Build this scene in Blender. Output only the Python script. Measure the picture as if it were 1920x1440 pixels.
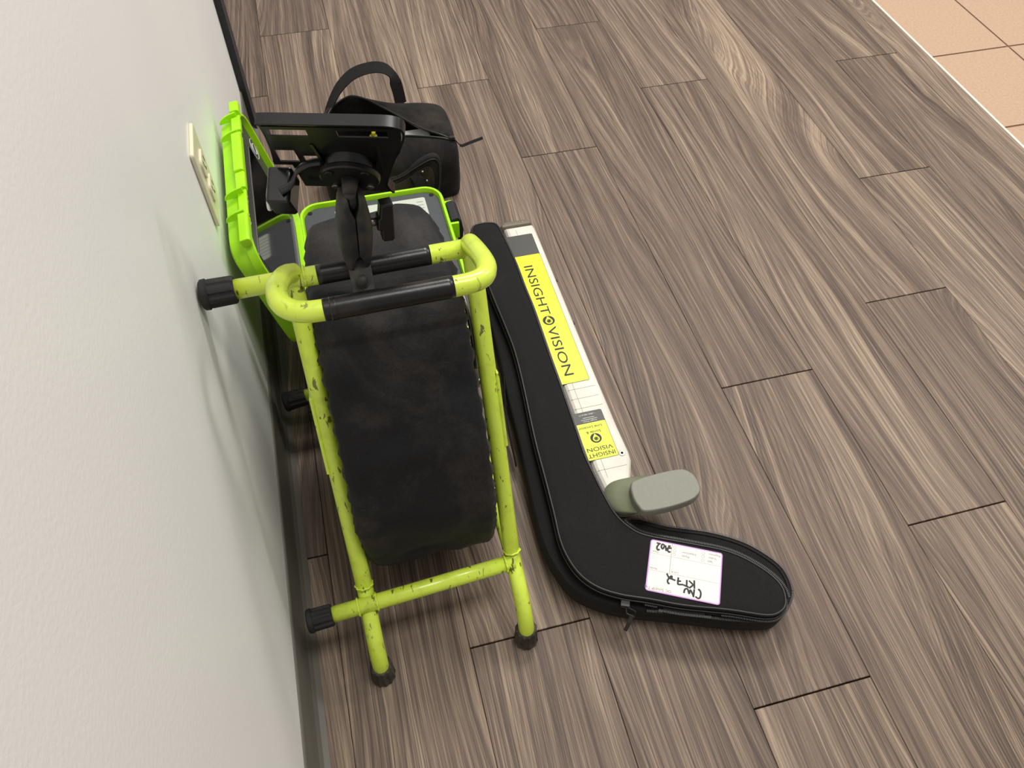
import bpy, bmesh, math, random
from mathutils import Vector, Matrix, noise
random.seed(7)
S = bpy.context.scene
for o in list(bpy.data.objects): bpy.data.objects.remove(o)
COL = S.collection
V = Vector

# ------------------------------------------------------------------ camera
cam = bpy.data.cameras.new('camera'); co = bpy.data.objects.new('camera', cam); COL.objects.link(co)
cam.sensor_width = 36; cam.lens = 27.6337; cam.clip_start = .01
M = Matrix(((.96748401, .19261743, -.16393049, .12476674), (-.25230335, .78061729, -.57182136, 0.0),
            (.01782421, .59458824, .80383277, 1.11738111), (0, 0, 0, 1)))
co.matrix_world = M
S.camera = co
# ------------------------------------------------------------------ light and exposure
S.view_settings.view_transform = 'Standard'; S.view_settings.look = 'None'
S.view_settings.gamma = 1; S.view_settings.use_curve_mapping = False
S.view_settings.exposure = 0.0
W = bpy.data.worlds.new('world'); S.world = W; W.use_nodes = True
W.node_tree.nodes['Background'].inputs[0].default_value = (1.0, .985, .965, 1)
W.node_tree.nodes['Background'].inputs[1].default_value = .36
def area(name, loc, size, power, col=(1, .965, .92), rot=(0, 0, 0)):
    l = bpy.data.lights.new(name, 'AREA'); l.shape = 'RECTANGLE'; l.size, l.size_y = size
    l.energy = power; l.color = col
    o = bpy.data.objects.new(name, l); COL.objects.link(o); o.location = loc; o.rotation_euler = rot
    return o
area('ceiling_panel_light', (1.2, 2.3, 2.75), (1.2, .6), 66)
area('ceiling_panel_light', (.9, .35, 2.75), (1.2, .6), 30)
area('ceiling_panel_light', (3.4, 1.6, 2.75), (1.2, .6), 50)

# ------------------------------------------------------------------ helpers
def link(name, me, m, parent=None, loc=None):
    o = bpy.data.objects.new(name, me); COL.objects.link(o)
    if m is not None and not me.materials: me.materials.append(m)
    if parent: o.parent = parent
    if loc: o.location = loc
    return o
def mesh(name, verts, faces, m, parent=None, smooth=False, bevel=0, sub=0, seg=2, angle=35):
    me = bpy.data.meshes.new(name); me.from_pydata([tuple(v) for v in verts], [], faces); me.update()
    bm = bmesh.new(); bm.from_mesh(me); bmesh.ops.recalc_face_normals(bm, faces=bm.faces); bm.to_mesh(me); bm.free()
    if smooth: me.shade_smooth()
    o = link(name, me, m, parent)
    if bevel:
        b = o.modifiers.new('bevel', 'BEVEL'); b.width = bevel; b.segments = seg; b.limit_method = 'ANGLE'; b.angle_limit = math.radians(angle)
        me.shade_smooth(); w = o.modifiers.new('wn', 'WEIGHTED_NORMAL')
    if sub:
        s = o.modifiers.new('sub', 'SUBSURF'); s.levels = sub; s.render_levels = sub
    return o
class MB:
    """collects simple solids, links them as one mesh"""
    def __init__(s): s.v = []; s.f = []
    def add(s, vs, fs):
        n = len(s.v); s.v += [V(v) for v in vs]; s.f += [tuple(i + n for i in f) for f in fs]
    def box(s, c, h, R=None):
        c = V(c); R = R or Matrix.Identity(3)
        vs = [c + R @ V((sx * h[0], sy * h[1], sz * h[2])) for sz in (-1, 1) for sy in (-1, 1) for sx in (-1, 1)]
        s.add(vs, [(0, 2, 3, 1), (4, 5, 7, 6), (0, 1, 5, 4), (2, 6, 7, 3), (0, 4, 6, 2), (1, 3, 7, 5)])
    def loft(s, rings, closed=False, caps=True):
        n = len(rings[0]); vs = [p for r in rings for p in r]; fs = []
        m = len(rings)
        for i in range(m if closed else m - 1):
            a, b = i * n, ((i + 1) % m) * n
            for j in range(n): k = (j + 1) % n; fs.append((a + j, a + k, b + k, b + j))
        if caps and not closed: fs.append(tuple(range(n))[::-1]); fs.append(tuple((m - 1) * n + j for j in range(n)))
        s.add(vs, fs)
    def cyl(s, a, b, r0, r1=None, n=20, rings=None):
        a, b = V(a), V(b); r1 = r0 if r1 is None else r1
        d = (b - a).normalized(); u = d.orthogonal().normalized(); w = d.cross(u)
        prof = rings or [(0, r0), (1, r1)]
        R = [[a + (b - a) * t + (u * math.cos(2 * math.pi * j / n) + w * math.sin(2 * math.pi * j / n)) * r for j in range(n)] for t, r in prof]
        s.loft(R)
    def tube(s, path, r, n=16, closed=False, flat=None, ref=None):
        P = [V(p) for p in path]; m = len(P); R = []
        t0 = (P[1] - P[0]).normalized(); u = V(ref) if ref else t0.orthogonal()
        for i in range(m):
            if closed: t = (P[(i + 1) % m] - P[i - 1]).normalized()
            else: t = (P[min(i + 1, m - 1)] - P[max(i - 1, 0)]).normalized()
            if ref: u = V(ref)
            u = (u - t * u.dot(t)).normalized(); w = t.cross(u)
            ra, rb = (r, r) if flat is None else flat
            R.append([P[i] + u * math.cos(2 * math.pi * j / n) * ra + w * math.sin(2 * math.pi * j / n) * rb for j in range(n)])
        s.loft(R, closed=closed)
    def strap(s, path, wdir, w, th):
        """flat webbing: path, width direction(s), width, thickness"""
        P = [V(p) for p in path]; R = []
        for i, p in enumerate(P):
            t = (P[min(i + 1, len(P) - 1)] - P[max(i - 1, 0)]).normalized()
            d = V(wdir[i] if isinstance(wdir, list) else wdir); d = (d - t * d.dot(t)).normalized(); n = t.cross(d)
            R.append([p + d * w / 2 + n * th / 2, p - d * w / 2 + n * th / 2, p - d * w / 2 - n * th / 2, p + d * w / 2 - n * th / 2])
        s.loft(R)
    def build(s, name, m, parent=None, **k): return mesh(name, s.v, s.f, m, parent, **k)
def cat(pts, n=8, closed=False):
    P = [V(p) for p in pts]; out = []; m = len(P)
    for i in range(m if closed else m - 1):
        p0 = P[i - 1] if (closed or i > 0) else P[i] * 2 - P[i + 1]
        p1 = P[i]; p2 = P[(i + 1) % m]; p3 = P[(i + 2) % m] if (closed or i + 2 < m) else p2 * 2 - p1
        for k in range(n):
            t = k / n
            out.append(.5 * ((2 * p1) + (p2 - p0) * t + (2 * p0 - 5 * p1 + 4 * p2 - p3) * t * t + (3 * p1 - p0 - 3 * p2 + p3) * t ** 3))
    if not closed: out.append(P[-1])
    return out
def inset(poly, d):
    """move a closed 2D polygon (ccw) inwards by d"""
    n = len(poly); out = []
    for i in range(n):
        a, b, c = V(poly[i - 1][:2]), V(poly[i][:2]), V(poly[(i + 1) % n][:2])
        t1 = (b - a); t2 = (c - b)
        if t1.length < 1e-9: t1 = t2
        if t2.length < 1e-9: t2 = t1
        t1.normalize(); t2.normalize()
        nn = V((-t1.y - t2.y, t1.x + t2.x)); L = nn.length
        nn = nn / L if L > 1e-6 else V((-t1.y, t1.x))
        k = max(.5, nn.dot(V((-t1.y, t1.x))))
        out.append(b + nn * d / k)
    return out
def ccw(p):
    a = sum(p[i][0] * p[(i + 1) % len(p)][1] - p[(i + 1) % len(p)][0] * p[i][1] for i in range(len(p)))
    return p if a > 0 else p[::-1]
def rrect(cx, cy, hx, hy, r, n=5):
    out = []
    for q, (sx, sy) in enumerate(((1, 1), (-1, 1), (-1, -1), (1, -1))):
        for k in range(n + 1):
            a = math.pi / 2 * (q + k / n)
            out.append((cx + sx * (hx - r) + r * math.cos(a), cy + sy * (hy - r) + r * math.sin(a)))
    return out
def plate(mb, poly2, z0, z1, fr=None, bev=0):
    """prism of a 2D polygon; fr = 4x4 frame mapping local to world"""
    fr = fr or Matrix.Identity(4); poly2 = ccw(list(poly2)); rings = []
    lv = [(z0, 0), (z1, 0)] if not bev else [(z0, bev), (z0 + bev, 0), (z1 - bev, 0), (z1 - bev * .3, bev * .3), (z1, bev)]
    for z, d in lv:
        q = inset(poly2, d) if d else poly2
        rings.append([fr @ V((p[0], p[1], z)) for p in q])
    mb.loft(rings)
def frame(o, x, y):
    x = V(x).normalized(); y = V(y); z = x.cross(y).normalized(); y = z.cross(x)
    m = Matrix((x, y, z)).transposed().to_4x4(); m.translation = V(o); return m
def thing(name, label, catg, loc=(0, 0, 0), group=None):
    o = bpy.data.objects.new(name, None); COL.objects.link(o); o.location = loc; o.empty_display_size = .05
    o['label'] = label; o['category'] = catg
    if group: o['group'] = group
    o['_l'] = list(loc); return o
def done(root):
    """parts are modelled in world coordinates; shift them under the root's own origin"""
    l = V(root['_l']); del root['_l']
    for c in root.children:
        c.location = c.location - l
def par(child, parent): child.parent = parent; return child
def text(s, size, fr, m, parent, name='lettering', xs=1.0, align='LEFT', th=.00012, sp=1.0, fit=None):
    c = bpy.data.curves.new(name, 'FONT'); c.body = s; c.size = size; c.align_x = align; c.extrude = th; c.space_character = sp
    c.resolution_u = 3
    t = bpy.data.objects.new('tmp', c); COL.objects.link(t)
    dg = bpy.context.evaluated_depsgraph_get(); me = bpy.data.meshes.new_from_object(t.evaluated_get(dg))
    bpy.data.objects.remove(t)
    if fit: xs = fit / max(v.co.x for v in me.vertices)
    me.transform(fr @ Matrix.Diagonal((xs, 1, 1, 1)))
    me.materials.clear(); me.name = name
    return link(name, me, m, parent)

# ------------------------------------------------------------------ materials
def srgb(r, g, b):
    f = lambda c: (c / 255 / 12.92) if c <= 10.3 else ((c / 255 + .055) / 1.055) ** 2.4
    return (f(r), f(g), f(b), 1)
class NT:
    def __init__(s, name, rough=.5, spec=.5, metal=0):
        s.m = bpy.data.materials.new(name); s.m.use_nodes = True; s.t = s.m.node_tree; s.b = s.t.nodes['Principled BSDF']
        s.b.inputs['Roughness'].default_value = rough; s.b.inputs['Specular IOR Level'].default_value = spec
        s.b.inputs['Metallic'].default_value = metal
    def n(s, t, **k):
        x = s.t.nodes.new(t)
        for a, b in k.items(): setattr(x, a, b)
        return x
    def l(s, a, b): s.t.links.new(a, b)
    def coord(s, scale=(1, 1, 1), kind='Object', rot=(0, 0, 0)):
        tc = s.n('ShaderNodeTexCoord'); mp = s.n('ShaderNodeMapping'); s.l(tc.outputs[kind], mp.inputs[0])
        mp.inputs['Scale'].default_value = scale; mp.inputs['Rotation'].default_value = rot; return mp.outputs[0]
    def noise(s, vec, scale, detail=3, rough=.5, dist=0):
        x = s.n('ShaderNodeTexNoise'); s.l(vec, x.inputs['Vector']); x.inputs['Scale'].default_value = scale
        x.inputs['Detail'].default_value = detail; x.inputs['Roughness'].default_value = rough; x.inputs['Distortion'].default_value = dist
        return x.outputs['Fac']
    def ramp(s, f, stops):
        r = s.n('ShaderNodeValToRGB'); s.l(f, r.inputs[0]); e = r.color_ramp.elements
        while len(e) < len(stops): e.new(.5)
        for i, (p, c) in enumerate(stops): e[i].position = p; e[i].color = c if len(c) == 4 else (*c, 1)
        return r.outputs[0]
    def math(s, op, a, b=None, c=None):
        x = s.n('ShaderNodeMath', operation=op)
        for i, q in enumerate((a, b, c)):
            if q is None: continue
            if hasattr(q, 'links'): s.l(q, x.inputs[i])
            else: x.inputs[i].default_value = q
        return x.outputs[0]
    def mix(s, f, a, b, mode='MIX'):
        x = s.n('ShaderNodeMix', data_type='RGBA', blend_type=mode)
        for i, q in ((0, f), (6, a), (7, b)):
            if hasattr(q, 'links'): s.l(q, x.inputs[i])
            else: x.inputs[i].default_value = q
        return x.outputs[2]
    def col(s, c):
        if hasattr(c, 'links'): s.l(c, s.b.inputs['Base Color'])
        else: s.b.inputs['Base Color'].default_value = c
    def bump(s, h, strength=.3, dist=.001):
        x = s.n('ShaderNodeBump'); x.inputs['Strength'].default_value = strength; x.inputs['Distance'].default_value = dist
        s.l(h, x.inputs['Height']); s.l(x.outputs[0], s.b.inputs['Normal'])
B4 = lambda v: (v, v, v, 1)
def wood():
    t = NT('grey_brown_wood_plank', .5, .28)
    tc = t.n('ShaderNodeTexCoord'); oi = t.n('ShaderNodeObjectInfo')
    r = oi.outputs['Random']
    off = t.n('ShaderNodeCombineXYZ'); t.l(t.math('MULTIPLY', r, 41.3), off.inputs[0]); t.l(t.math('MULTIPLY', r, 87.1), off.inputs[1]); t.l(t.math('MULTIPLY', r, 13.7), off.inputs[2])
    va = t.n('ShaderNodeVectorMath', operation='ADD'); t.l(tc.outputs['Object'], va.inputs[0]); t.l(off.outputs[0], va.inputs[1])
    def mp(sc):
        m = t.n('ShaderNodeMapping'); t.l(va.outputs[0], m.inputs[0]); m.inputs['Scale'].default_value = sc; return m.outputs[0]
    sx = t.n('ShaderNodeSeparateXYZ'); t.l(va.outputs[0], sx.inputs[0])
    big = t.noise(mp((5.2, .85, 1)), 1.0, 1.2, .4, .25)       # growth field: lines follow its contours
    wig = t.noise(mp((24, 5, 1)), 1.0, 2, .5)
    fld = t.math('MULTIPLY_ADD', big, 15.0, t.math('MULTIPLY', sx.outputs[0], 78.0))
    fld = t.math('MULTIPLY_ADD', wig, .6, fld)
    def flow(k, yk, det, z=0.0, ro=.62):
        cv = t.n('ShaderNodeCombineXYZ'); t.l(t.math('MULTIPLY', fld, k), cv.inputs[0]); t.l(t.math('MULTIPLY', sx.outputs[1], yk), cv.inputs[1]); cv.inputs[2].default_value = z
        return t.noise(cv.outputs[0], 1.0, det, ro)
    band = flow(.42, .6, 2, 3.1)
    line = flow(1.6, .9, 5, 0, .78)
    amp = t.math('MULTIPLY_ADD', t.noise(mp((11, 1.6, 5)), 1.0, 2, .5), 3.6, -.1)
    thin = flow(7.5, 2.4, 2, 7.7)
    fib = t.noise(mp((560, 9, 1)), 1.0, 3, .65, .1)
    v = t.math('MULTIPLY_ADD', t.math('SUBTRACT', band, .5), .95, .5)
    v = t.math('MULTIPLY_ADD', t.math('SUBTRACT', line, .5), amp, v)
    v = t.math('MULTIPLY_ADD', t.math('SUBTRACT', thin, .5), 1.15, v)
    v = t.math('MULTIPLY_ADD', t.math('SUBTRACT', fib, .5), 1.0, v)
    v = t.math('MULTIPLY_ADD', t.math('SUBTRACT', t.math('FRACT', t.math('MULTIPLY', r, 7.77)), .5), .22, v)
    c = t.ramp(v, [(.02, srgb(70, 58, 50)), (.34, srgb(98, 83, 73)), (.6, srgb(126, 109, 94)), (1.0, srgb(172, 152, 130))])
    pinkf = t.noise(mp((5, 1.2, 7)), 1.0, 1, .5)
    c = t.mix(t.math('MULTIPLY', t.math('SUBTRACT', pinkf, .40), .8), c, (.185, .130, .104, 1), 'MIX')
    t.col(c)
    t.l(t.math('MULTIPLY_ADD', fib, .2, .42), t.b.inputs['Roughness'])
    t.bump(line, .18, .0005)
    return t.m
def plain(name, c, rough=.5, spec=.5, metal=0, nz=None, bmp=None, coat=0):
    t = NT(name, rough, spec, metal)
    if nz:
        c2, sc, lo, hi = nz; t.col(t.ramp(t.noise(t.coord(), sc, 5, .6), [(lo, c), (hi, c2)]))
    else: t.col(c)
    if bmp: t.bump(t.noise(t.coord(), bmp[0], 4, .6), bmp[1], bmp[2])
    if coat: t.b.inputs['Coat Weight'].default_value = coat; t.b.inputs['Coat Roughness'].default_value = .12
    return t.m
def paint():
    t = NT('yellow_green_tube_paint', .3, .5)
    o = t.coord()
    base = t.ramp(t.noise(o, 9, 4, .6), [(.3, srgb(206, 229, 66)), (.7, srgb(214, 236, 84))])
    grime = t.ramp(t.noise(o, 38, 5, .65, .4), [(.50, B4(0)), (.78, B4(.55))])
    c = t.mix(grime, base, srgb(168, 180, 58))
    sc = t.coord((1.0, .42, .36))
    chip = t.ramp(t.noise(sc, 150, 3, .55, .5), [(.635, B4(0)), (.66, B4(.9))])
    low = t.n('ShaderNodeSeparateXYZ'); t.l(o, low.inputs[0])
    chipm = t.math('MULTIPLY', chip, t.ramp(t.noise(o, 7, 2), [(.42, B4(0)), (.5, B4(1))]))
    c = t.mix(chipm, c, srgb(92, 84, 40)); t.col(c)
    t.b.inputs['Coat Weight'].default_value = .35; t.b.inputs['Coat Roughness'].default_value = .15
    t.bump(t.noise(o, 260, 2), .12, .0006)
    return t.m
def fabric(name, c, dust, lo, hi, weave=0, rough=.85, scale=6, bs=.25):
    t = NT(name, rough, .25); o = t.coord()
    d = t.ramp(t.noise(t.coord((1, 1, 1)), scale, 6, .68, .6), [(lo, B4(0)), (hi, B4(1))])
    fine = t.ramp(t.noise(o, 420, 2), [(.3, B4(.7)), (.7, B4(1.25))])
    cc = t.mix(d, c, dust); cc = t.mix(1.0, cc, fine, 'MULTIPLY'); t.col(cc)
    if weave:
        w = t.n('ShaderNodeTexWave'); t.l(t.coord((weave, weave, weave)), w.inputs['Vector']); w.inputs['Scale'].default_value = 1; w.bands_direction = 'X'
        w2 = t.n('ShaderNodeTexWave'); t.l(t.coord((weave, weave, weave)), w2.inputs['Vector']); w2.inputs['Scale'].default_value = 1; w2.bands_direction = 'Y'
        t.bump(t.math('ADD', w.outputs['Fac'], w2.outputs['Fac']), bs, .0006)
    else: t.bump(t.noise(o, 90, 5, .6), bs, .003)
    t.b.inputs['Sheen Weight'].default_value = .04
    return t.m
def wallmat():
    t = NT('white_wall_paint', .42, .4); o = t.coord()
    t.col(t.ramp(t.noise(o, 3.0, 3), [(.3, srgb(238, 237, 234)), (.7, srgb(242, 241, 238))]))
    t.bump(t.noise(o, 260, 3, .55), .22, .0009)
    return t.m
MW = wood()
M_wall = wallmat()
M_paint = paint()
M_lime = plain('lime_green_plastic', srgb(172, 232, 20), .38, .45, nz=(srgb(160, 222, 16), 30, .35, .7), bmp=(300, .06, .0005))
M_limed = M_lime
M_black = plain('black_plastic', srgb(15, 15, 17), .32, .45, nz=(srgb(22, 21, 21), 30, .4, .7))
M_blackg = plain('gloss_black_plastic', srgb(10, 10, 12), .18, .5)
M_blackm = plain('matt_black_powder_coat', srgb(34, 34, 36), .55, .4, nz=(srgb(66, 58, 50), 26, .5, .8), bmp=(400, .12, .0006))
M_dustm = plain('dusty_grey_black_metal', srgb(34, 35, 38), .58, .4, nz=(srgb(84, 74, 64), 22, .45, .78), bmp=(350, .15, .0006))
M_rub = plain('black_rubber', srgb(34, 33, 33), .68, .35, nz=(srgb(60, 55, 50), 45, .5, .8), bmp=(200, .3, .001))
M_rubd = plain('dirty_grey_rubber', srgb(58, 55, 50), .8, .3, nz=(srgb(92, 84, 66), 60, .4, .7), bmp=(150, .4, .002))
M_sleeve = plain('black_heat_shrink', srgb(16, 15, 15), .3, .5, nz=(srgb(48, 40, 34), 24, .52, .8), bmp=(60, .1, .002))
M_cover = fabric('dusty_black_vinyl_fabric', srgb(20, 20, 22), srgb(62, 54, 47), .50, .88, 0, .62, 7, .3)
M_bagd = fabric('dusty_brown_black_canvas', srgb(34, 30, 27), srgb(84, 72, 60), .35, .75, 700, .9, 11, .3)
M_nylon = fabric('black_ribbed_nylon', srgb(20, 19, 19), srgb(34, 31, 28), .55, .85, 900, .75, 10, .3)
M_bag = fabric('dusty_black_canvas', srgb(20, 18, 17), srgb(66, 57, 48), .42, .85, 700, .9, 11, .3)
M_pipe = plain('black_piping', srgb(38, 36, 34), .38, .5)
M_zip = plain('black_zipper_teeth', srgb(60, 58, 56), .35, .6)
M_tape = plain('black_zipper_tape', srgb(26, 25, 25), .8, .3)
M_web = fabric('black_webbing', srgb(30, 28, 27), srgb(52, 47, 42), .5, .9, 1100, .85, 20, .5)
M_dark = plain('dark_inside', srgb(10, 10, 10), .9, .1)
M_panel = plain('dark_grey_panel', srgb(74, 77, 80), .5, .4, nz=(srgb(64, 67, 71), 600, .4, .6), bmp=(700, .2, .0006))
M_bezel = plain('dark_grey_bezel', srgb(66, 68, 62), .4, .5)
M_screen = plain('black_screen_glass', srgb(7, 7, 8), .07, .6)
M_silver = plain('silver_edge_metal', srgb(205, 205, 205), .25, .5, .9)
M_steel = plain('worn_steel', srgb(150, 146, 138), .35, .5, .9, nz=(srgb(105, 96, 84), 40, .4, .7))
M_rust = plain('rusty_brown_metal', srgb(104, 90, 74), .7, .3, .2, nz=(srgb(140, 118, 92), 30, .35, .7), bmp=(80, .4, .002))
M_white = plain('off_white_plastic', srgb(226, 221, 209), .45, .4, nz=(srgb(212, 205, 190), 14, .4, .8))
M_seam = plain('grey_seam_line', srgb(120, 114, 104), .8, .2)
M_capg = plain('brown_grey_end_cap', srgb(112, 104, 92), .5, .4)
M_olive = plain('grey_green_plastic', srgb(134, 134, 122), .5, .4, nz=(srgb(129, 129, 117), 300, .4, .7), bmp=(600, .08, .0004))
M_olive2 = plain('olive_grey_plastic', srgb(124, 128, 104), .5, .4)
M_lab = plain('lime_yellow_label', srgb(226, 240, 40), .4, .4)
M_ink = plain('dark_ink', srgb(38, 38, 34), .5, .3)
M_labg = plain('charcoal_label_print', srgb(72, 72, 68), .45, .4)
M_inkl = plain('light_grey_print', srgb(215, 215, 205), .5, .3)
M_marker = plain('black_marker_ink', srgb(12, 12, 14), .4, .4)
M_paper = plain('white_paper', srgb(244, 238, 228), .6, .3)
M_purple = plain('purple_print', srgb(206, 150, 214), .5, .3)
M_greyp = plain('grey_print', srgb(110, 110, 112), .6, .3)
M_ivory = plain('ivory_outlet_plastic', srgb(222, 214, 186), .35, .5)
M_base = plain('grey_rubber_cove_base', srgb(104, 100, 92), .45, .4)
M_trimb = plain('black_corner_trim', srgb(40, 42, 44), .5, .4)
M_alu = plain('pale_metal_strip', srgb(240, 232, 214), .35, .5, .1)
M_joint = plain('dark_joint', srgb(52, 38, 32), .9, .1)
M_grout = plain('brown_grout', srgb(128, 96, 80), .9, .2)
M_tile = plain('peach_floor_tile', srgb(188, 159, 134), .45, .4, nz=(srgb(176, 146, 121), 160, .35, .65), bmp=(240, .12, .0008))
M_labelc = plain('pale_clear_label', srgb(196, 202, 188), .3, .5)
M_warn = plain('yellow_warning_print', srgb(228, 206, 70), .4, .4)

# ------------------------------------------------------------------ floor
PW, PL = .1778, 1.2192
def struct(o, kind='structure'): o['kind'] = kind; return o
fl = mesh('floor', [(-.35, -1.0, -.0075), (1.675, -1.0, -.0075), (1.675, 4.2, -.0075), (-.35, 4.2, -.0075),
                    (-.35, -1.0, -.03), (1.675, -1.0, -.03), (1.675, 4.2, -.03), (-.35, 4.2, -.03)],
          [(0, 1, 2, 3), (4, 7, 6, 5), (0, 4, 5, 1), (1, 5, 6, 2), (2, 6, 7, 3), (3, 7, 4, 0)], M_joint)
struct(fl)
def plank_mesh(w, l, ge=.0011, gx=.00035):
    hx, hy = w / 2 - gx, l / 2 - ge; c = .0007; v = []; f = []
    for z, d in ((-.007, 0), (-c, 0), (0, c)):
        v += [(-hx + d, -hy + d, z), (hx - d, -hy + d, z), (hx - d, hy - d, z), (-hx + d, hy - d, z)]
    for a in (0, 4):
        for j in range(4): k = (j + 1) % 4; f.append((a + j, a + k, a + 4 + k, a + 4 + j))
    f.append((8, 9, 10, 11))
    me = bpy.data.meshes.new('plank'); me.from_pydata(v, [], f); me.update(); me.materials.append(MW); return me
full = plank_mesh(PW, PL)
seams = {-2: 1.5, -1: 3.10, 0: 4.61, 1: 2.02, 2: 2.81, 3: 1.03, 4: 3.92, 5: 2.12, 6: 4.61, 7: 6.52, 8: 2.12, 9: 5.2}
for k, s in seams.items():
    x0, x1 = k * PW, (k + 1) * PW
    if k == 9: x1 = 1.672
    y = s * PW
    while y > -.95: y -= PL
    me = full if k != 9 else plank_mesh(x1 - x0, PL)
    while y < 3.9:
        o = link('plank', me, None, fl, ((x0 + x1) / 2, y + PL / 2, random.uniform(-.0001, .0001)))
        y += PL
# metal transition strip and tiles
mb = MB(); mb.box((1.6760, 1.6, -.002), (.0030, 2.6, .0036)); struct(mb.build('trim_1', M_alu))
ft = mesh('floor', [(1.6785, -1.0, -.002), (4.6, -1.0, -.002), (4.6, 4.2, -.002), (1.6785, 4.2, -.002),
                    (1.6785, -1.0, -.03), (4.6, -1.0, -.03), (4.6, 4.2, -.03), (1.6785, 4.2, -.03)],
          [(0, 1, 2, 3), (4, 7, 6, 5), (0, 4, 5, 1), (1, 5, 6, 2), (2, 6, 7, 3), (3, 7, 4, 0)], M_grout)
struct(ft)
def tile_mesh(w, l):
    mb = MB(); plate(mb, rrect(0, 0, w / 2 - .0028, l / 2 - .0028, .002, 2), -.0019, .0004, bev=.0009)
    me = bpy.data.meshes.new('tile'); me.from_pydata([tuple(v) for v in mb.v], [], mb.f); me.update(); me.materials.append(M_tile); return me
TL = .3085
tf = tile_mesh(TL, TL); tc0 = tile_mesh(1.9085 - 1.6785, TL)
for i in range(0, 4):
    for j in range(-2, 8):
        y = 1.556 - TL + j * TL - .155 + TL / 2 + .155
        if i == 0: link('tile', tc0, None, ft, ((1.6785 + 1.9085) / 2, y, 0))
        else: link('tile', tf, None, ft, (1.9085 + (i - .5) * TL, y, 0))

# ------------------------------------------------------------------ wall, base, corner trim
WX = -.047
w = MB(); w.box((WX - .06, .07, 1.3), (.06, 1.57, 1.331)); struct(w.build('wall_left', M_wall))
tb = MB(); tb.box((-.0805, 1.672, 1.3), (.0475, .032, 1.3)); struct(tb.build('trim_2', M_trimb))
bb = MB()
prof = [(0, 0), (.0165, 0), (.0165, .0015), (.009, .006), (.0045, .014), (.0032, .03), (.0032, .0995), (.002, .1016), (0, .1016)]
bb.loft([[V((WX + px_ , y, pz)) for px_, pz in prof] for y in (-1.4, 1.6395)])
struct(bb.build('baseboard_left', M_base))

# ------------------------------------------------------------------ outlet
out = thing('wall_outlet', 'ivory duplex power outlet plate on the white wall above the lime case', 'outlet', (WX, .905, .43))
F = frame((WX, .905, .443), (0, 1, 0), (0, 0, 1))
mb = MB(); plate(mb, rrect(0, 0, .035, .0585, .004), 0.0002, .0058, F, .0018); mb.build('outlet_plate', M_ivory, out, smooth=False)
for s in (1, -1):
    mb = MB(); plate(mb, rrect(0, s * .0195, .0168, .0143, .008), .005, .0085, F, .0008); r = mb.build('receptacle', M_ivory, out)
    mb = MB()
    plate(mb, rrect(0, s * .0195 - .007, .0024, .0024, .0023, 4), .0080, .00875, F); mb.build('ground_hole', M_dark, r)
    for dx in (-.0063, .0063): mb = MB(); plate(mb, rrect(dx, s * .0195 + .003, .0011, .0042, .0005, 2), .0080, .00875, F); mb.build('slot', M_dark, r)
mb = MB(); mb.cyl(F @ V((0, 0, .005)), F @ V((0, 0, .0068)), .003, .0026, 14); mb.build('screw', M_steel, out)
done(out)

# ------------------------------------------------------------------ tubular reel frame
reel = thing('pipe_camera_reel', 'yellow-green tubular frame reel stand under a dusty black fabric cover, beside the white wall', 'reel', (.156, .55, 0))
TR = .0111
LX, RX = .054, .258
def rail_pt(x, t): return V((x, .436 + .219 * t, .10 + .38 * t))
for x in (LX, RX):
    legp = [(x, .352, .018), (x, .357, .040), (x, .372, .062), (x, .398, .082), tuple(rail_pt(x, 0)), tuple(rail_pt(x, .08)), tuple(rail_pt(x, .5)), tuple(rail_pt(x, .92)), tuple(rail_pt(x, .995))]
    mb = MB(); mb.tube(cat(legp, 6), TR, 18); mb.build('upright_tube', M_paint, reel, smooth=True)
    # base tube running back to the rear bar, and a rear foot
    mb = MB(); mb.tube(cat([(x, .415, .088), (x, .50, .088), (x, .70, .086), (x, .765, .080), (x, .786, .055), (x, .792, .022)], 6), .0098, 16)
    mb.build('base_tube', M_paint, reel, smooth=True)
    for (y, zz, m) in ((.352, 0, M_rubd), (.792, 0, M_rub)):
        mb = MB(); n = 48; rg = []
        for t, r in ((0.0005, .0150), (.004, .0164), (.020, .0152), (.034, .0146), (.0355, .0132), (.0355, .0116)):
            rg.append([V((x + math.cos(2 * math.pi * j / n) * (r + (.0006 if j % 4 < 2 else -.0005) * (t < .035)), y + (t - .0) * .12 + math.sin(2 * math.pi * j / n) * (r + (.0006 if j % 4 < 2 else -.0005) * (t < .035)), t)) for j in range(n)])
        mb.loft(rg); f_ = mb.build('rubber_foot', m, reel)
        if m is M_rubd: f_['label'] = 'dirty grey ribbed rubber foot'
    # welded tab plate on the outer side
    sx = -1 if x == LX else 1
    d = V((0, .219, .38)).normalized(); nn = V((0, .38, -.219)).normalized()
    R = Matrix((V((1, 0, 0)), nn, d)).transposed()
    c = rail_pt(x, .55 if x == LX else .52) + V((sx * .0105, 0, 0)) + nn * .004
    mb = MB(); mb.box(c, (.0022, .012, .052), R); mb.build('weld_plate', M_paint, reel, bevel=.0012)
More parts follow.
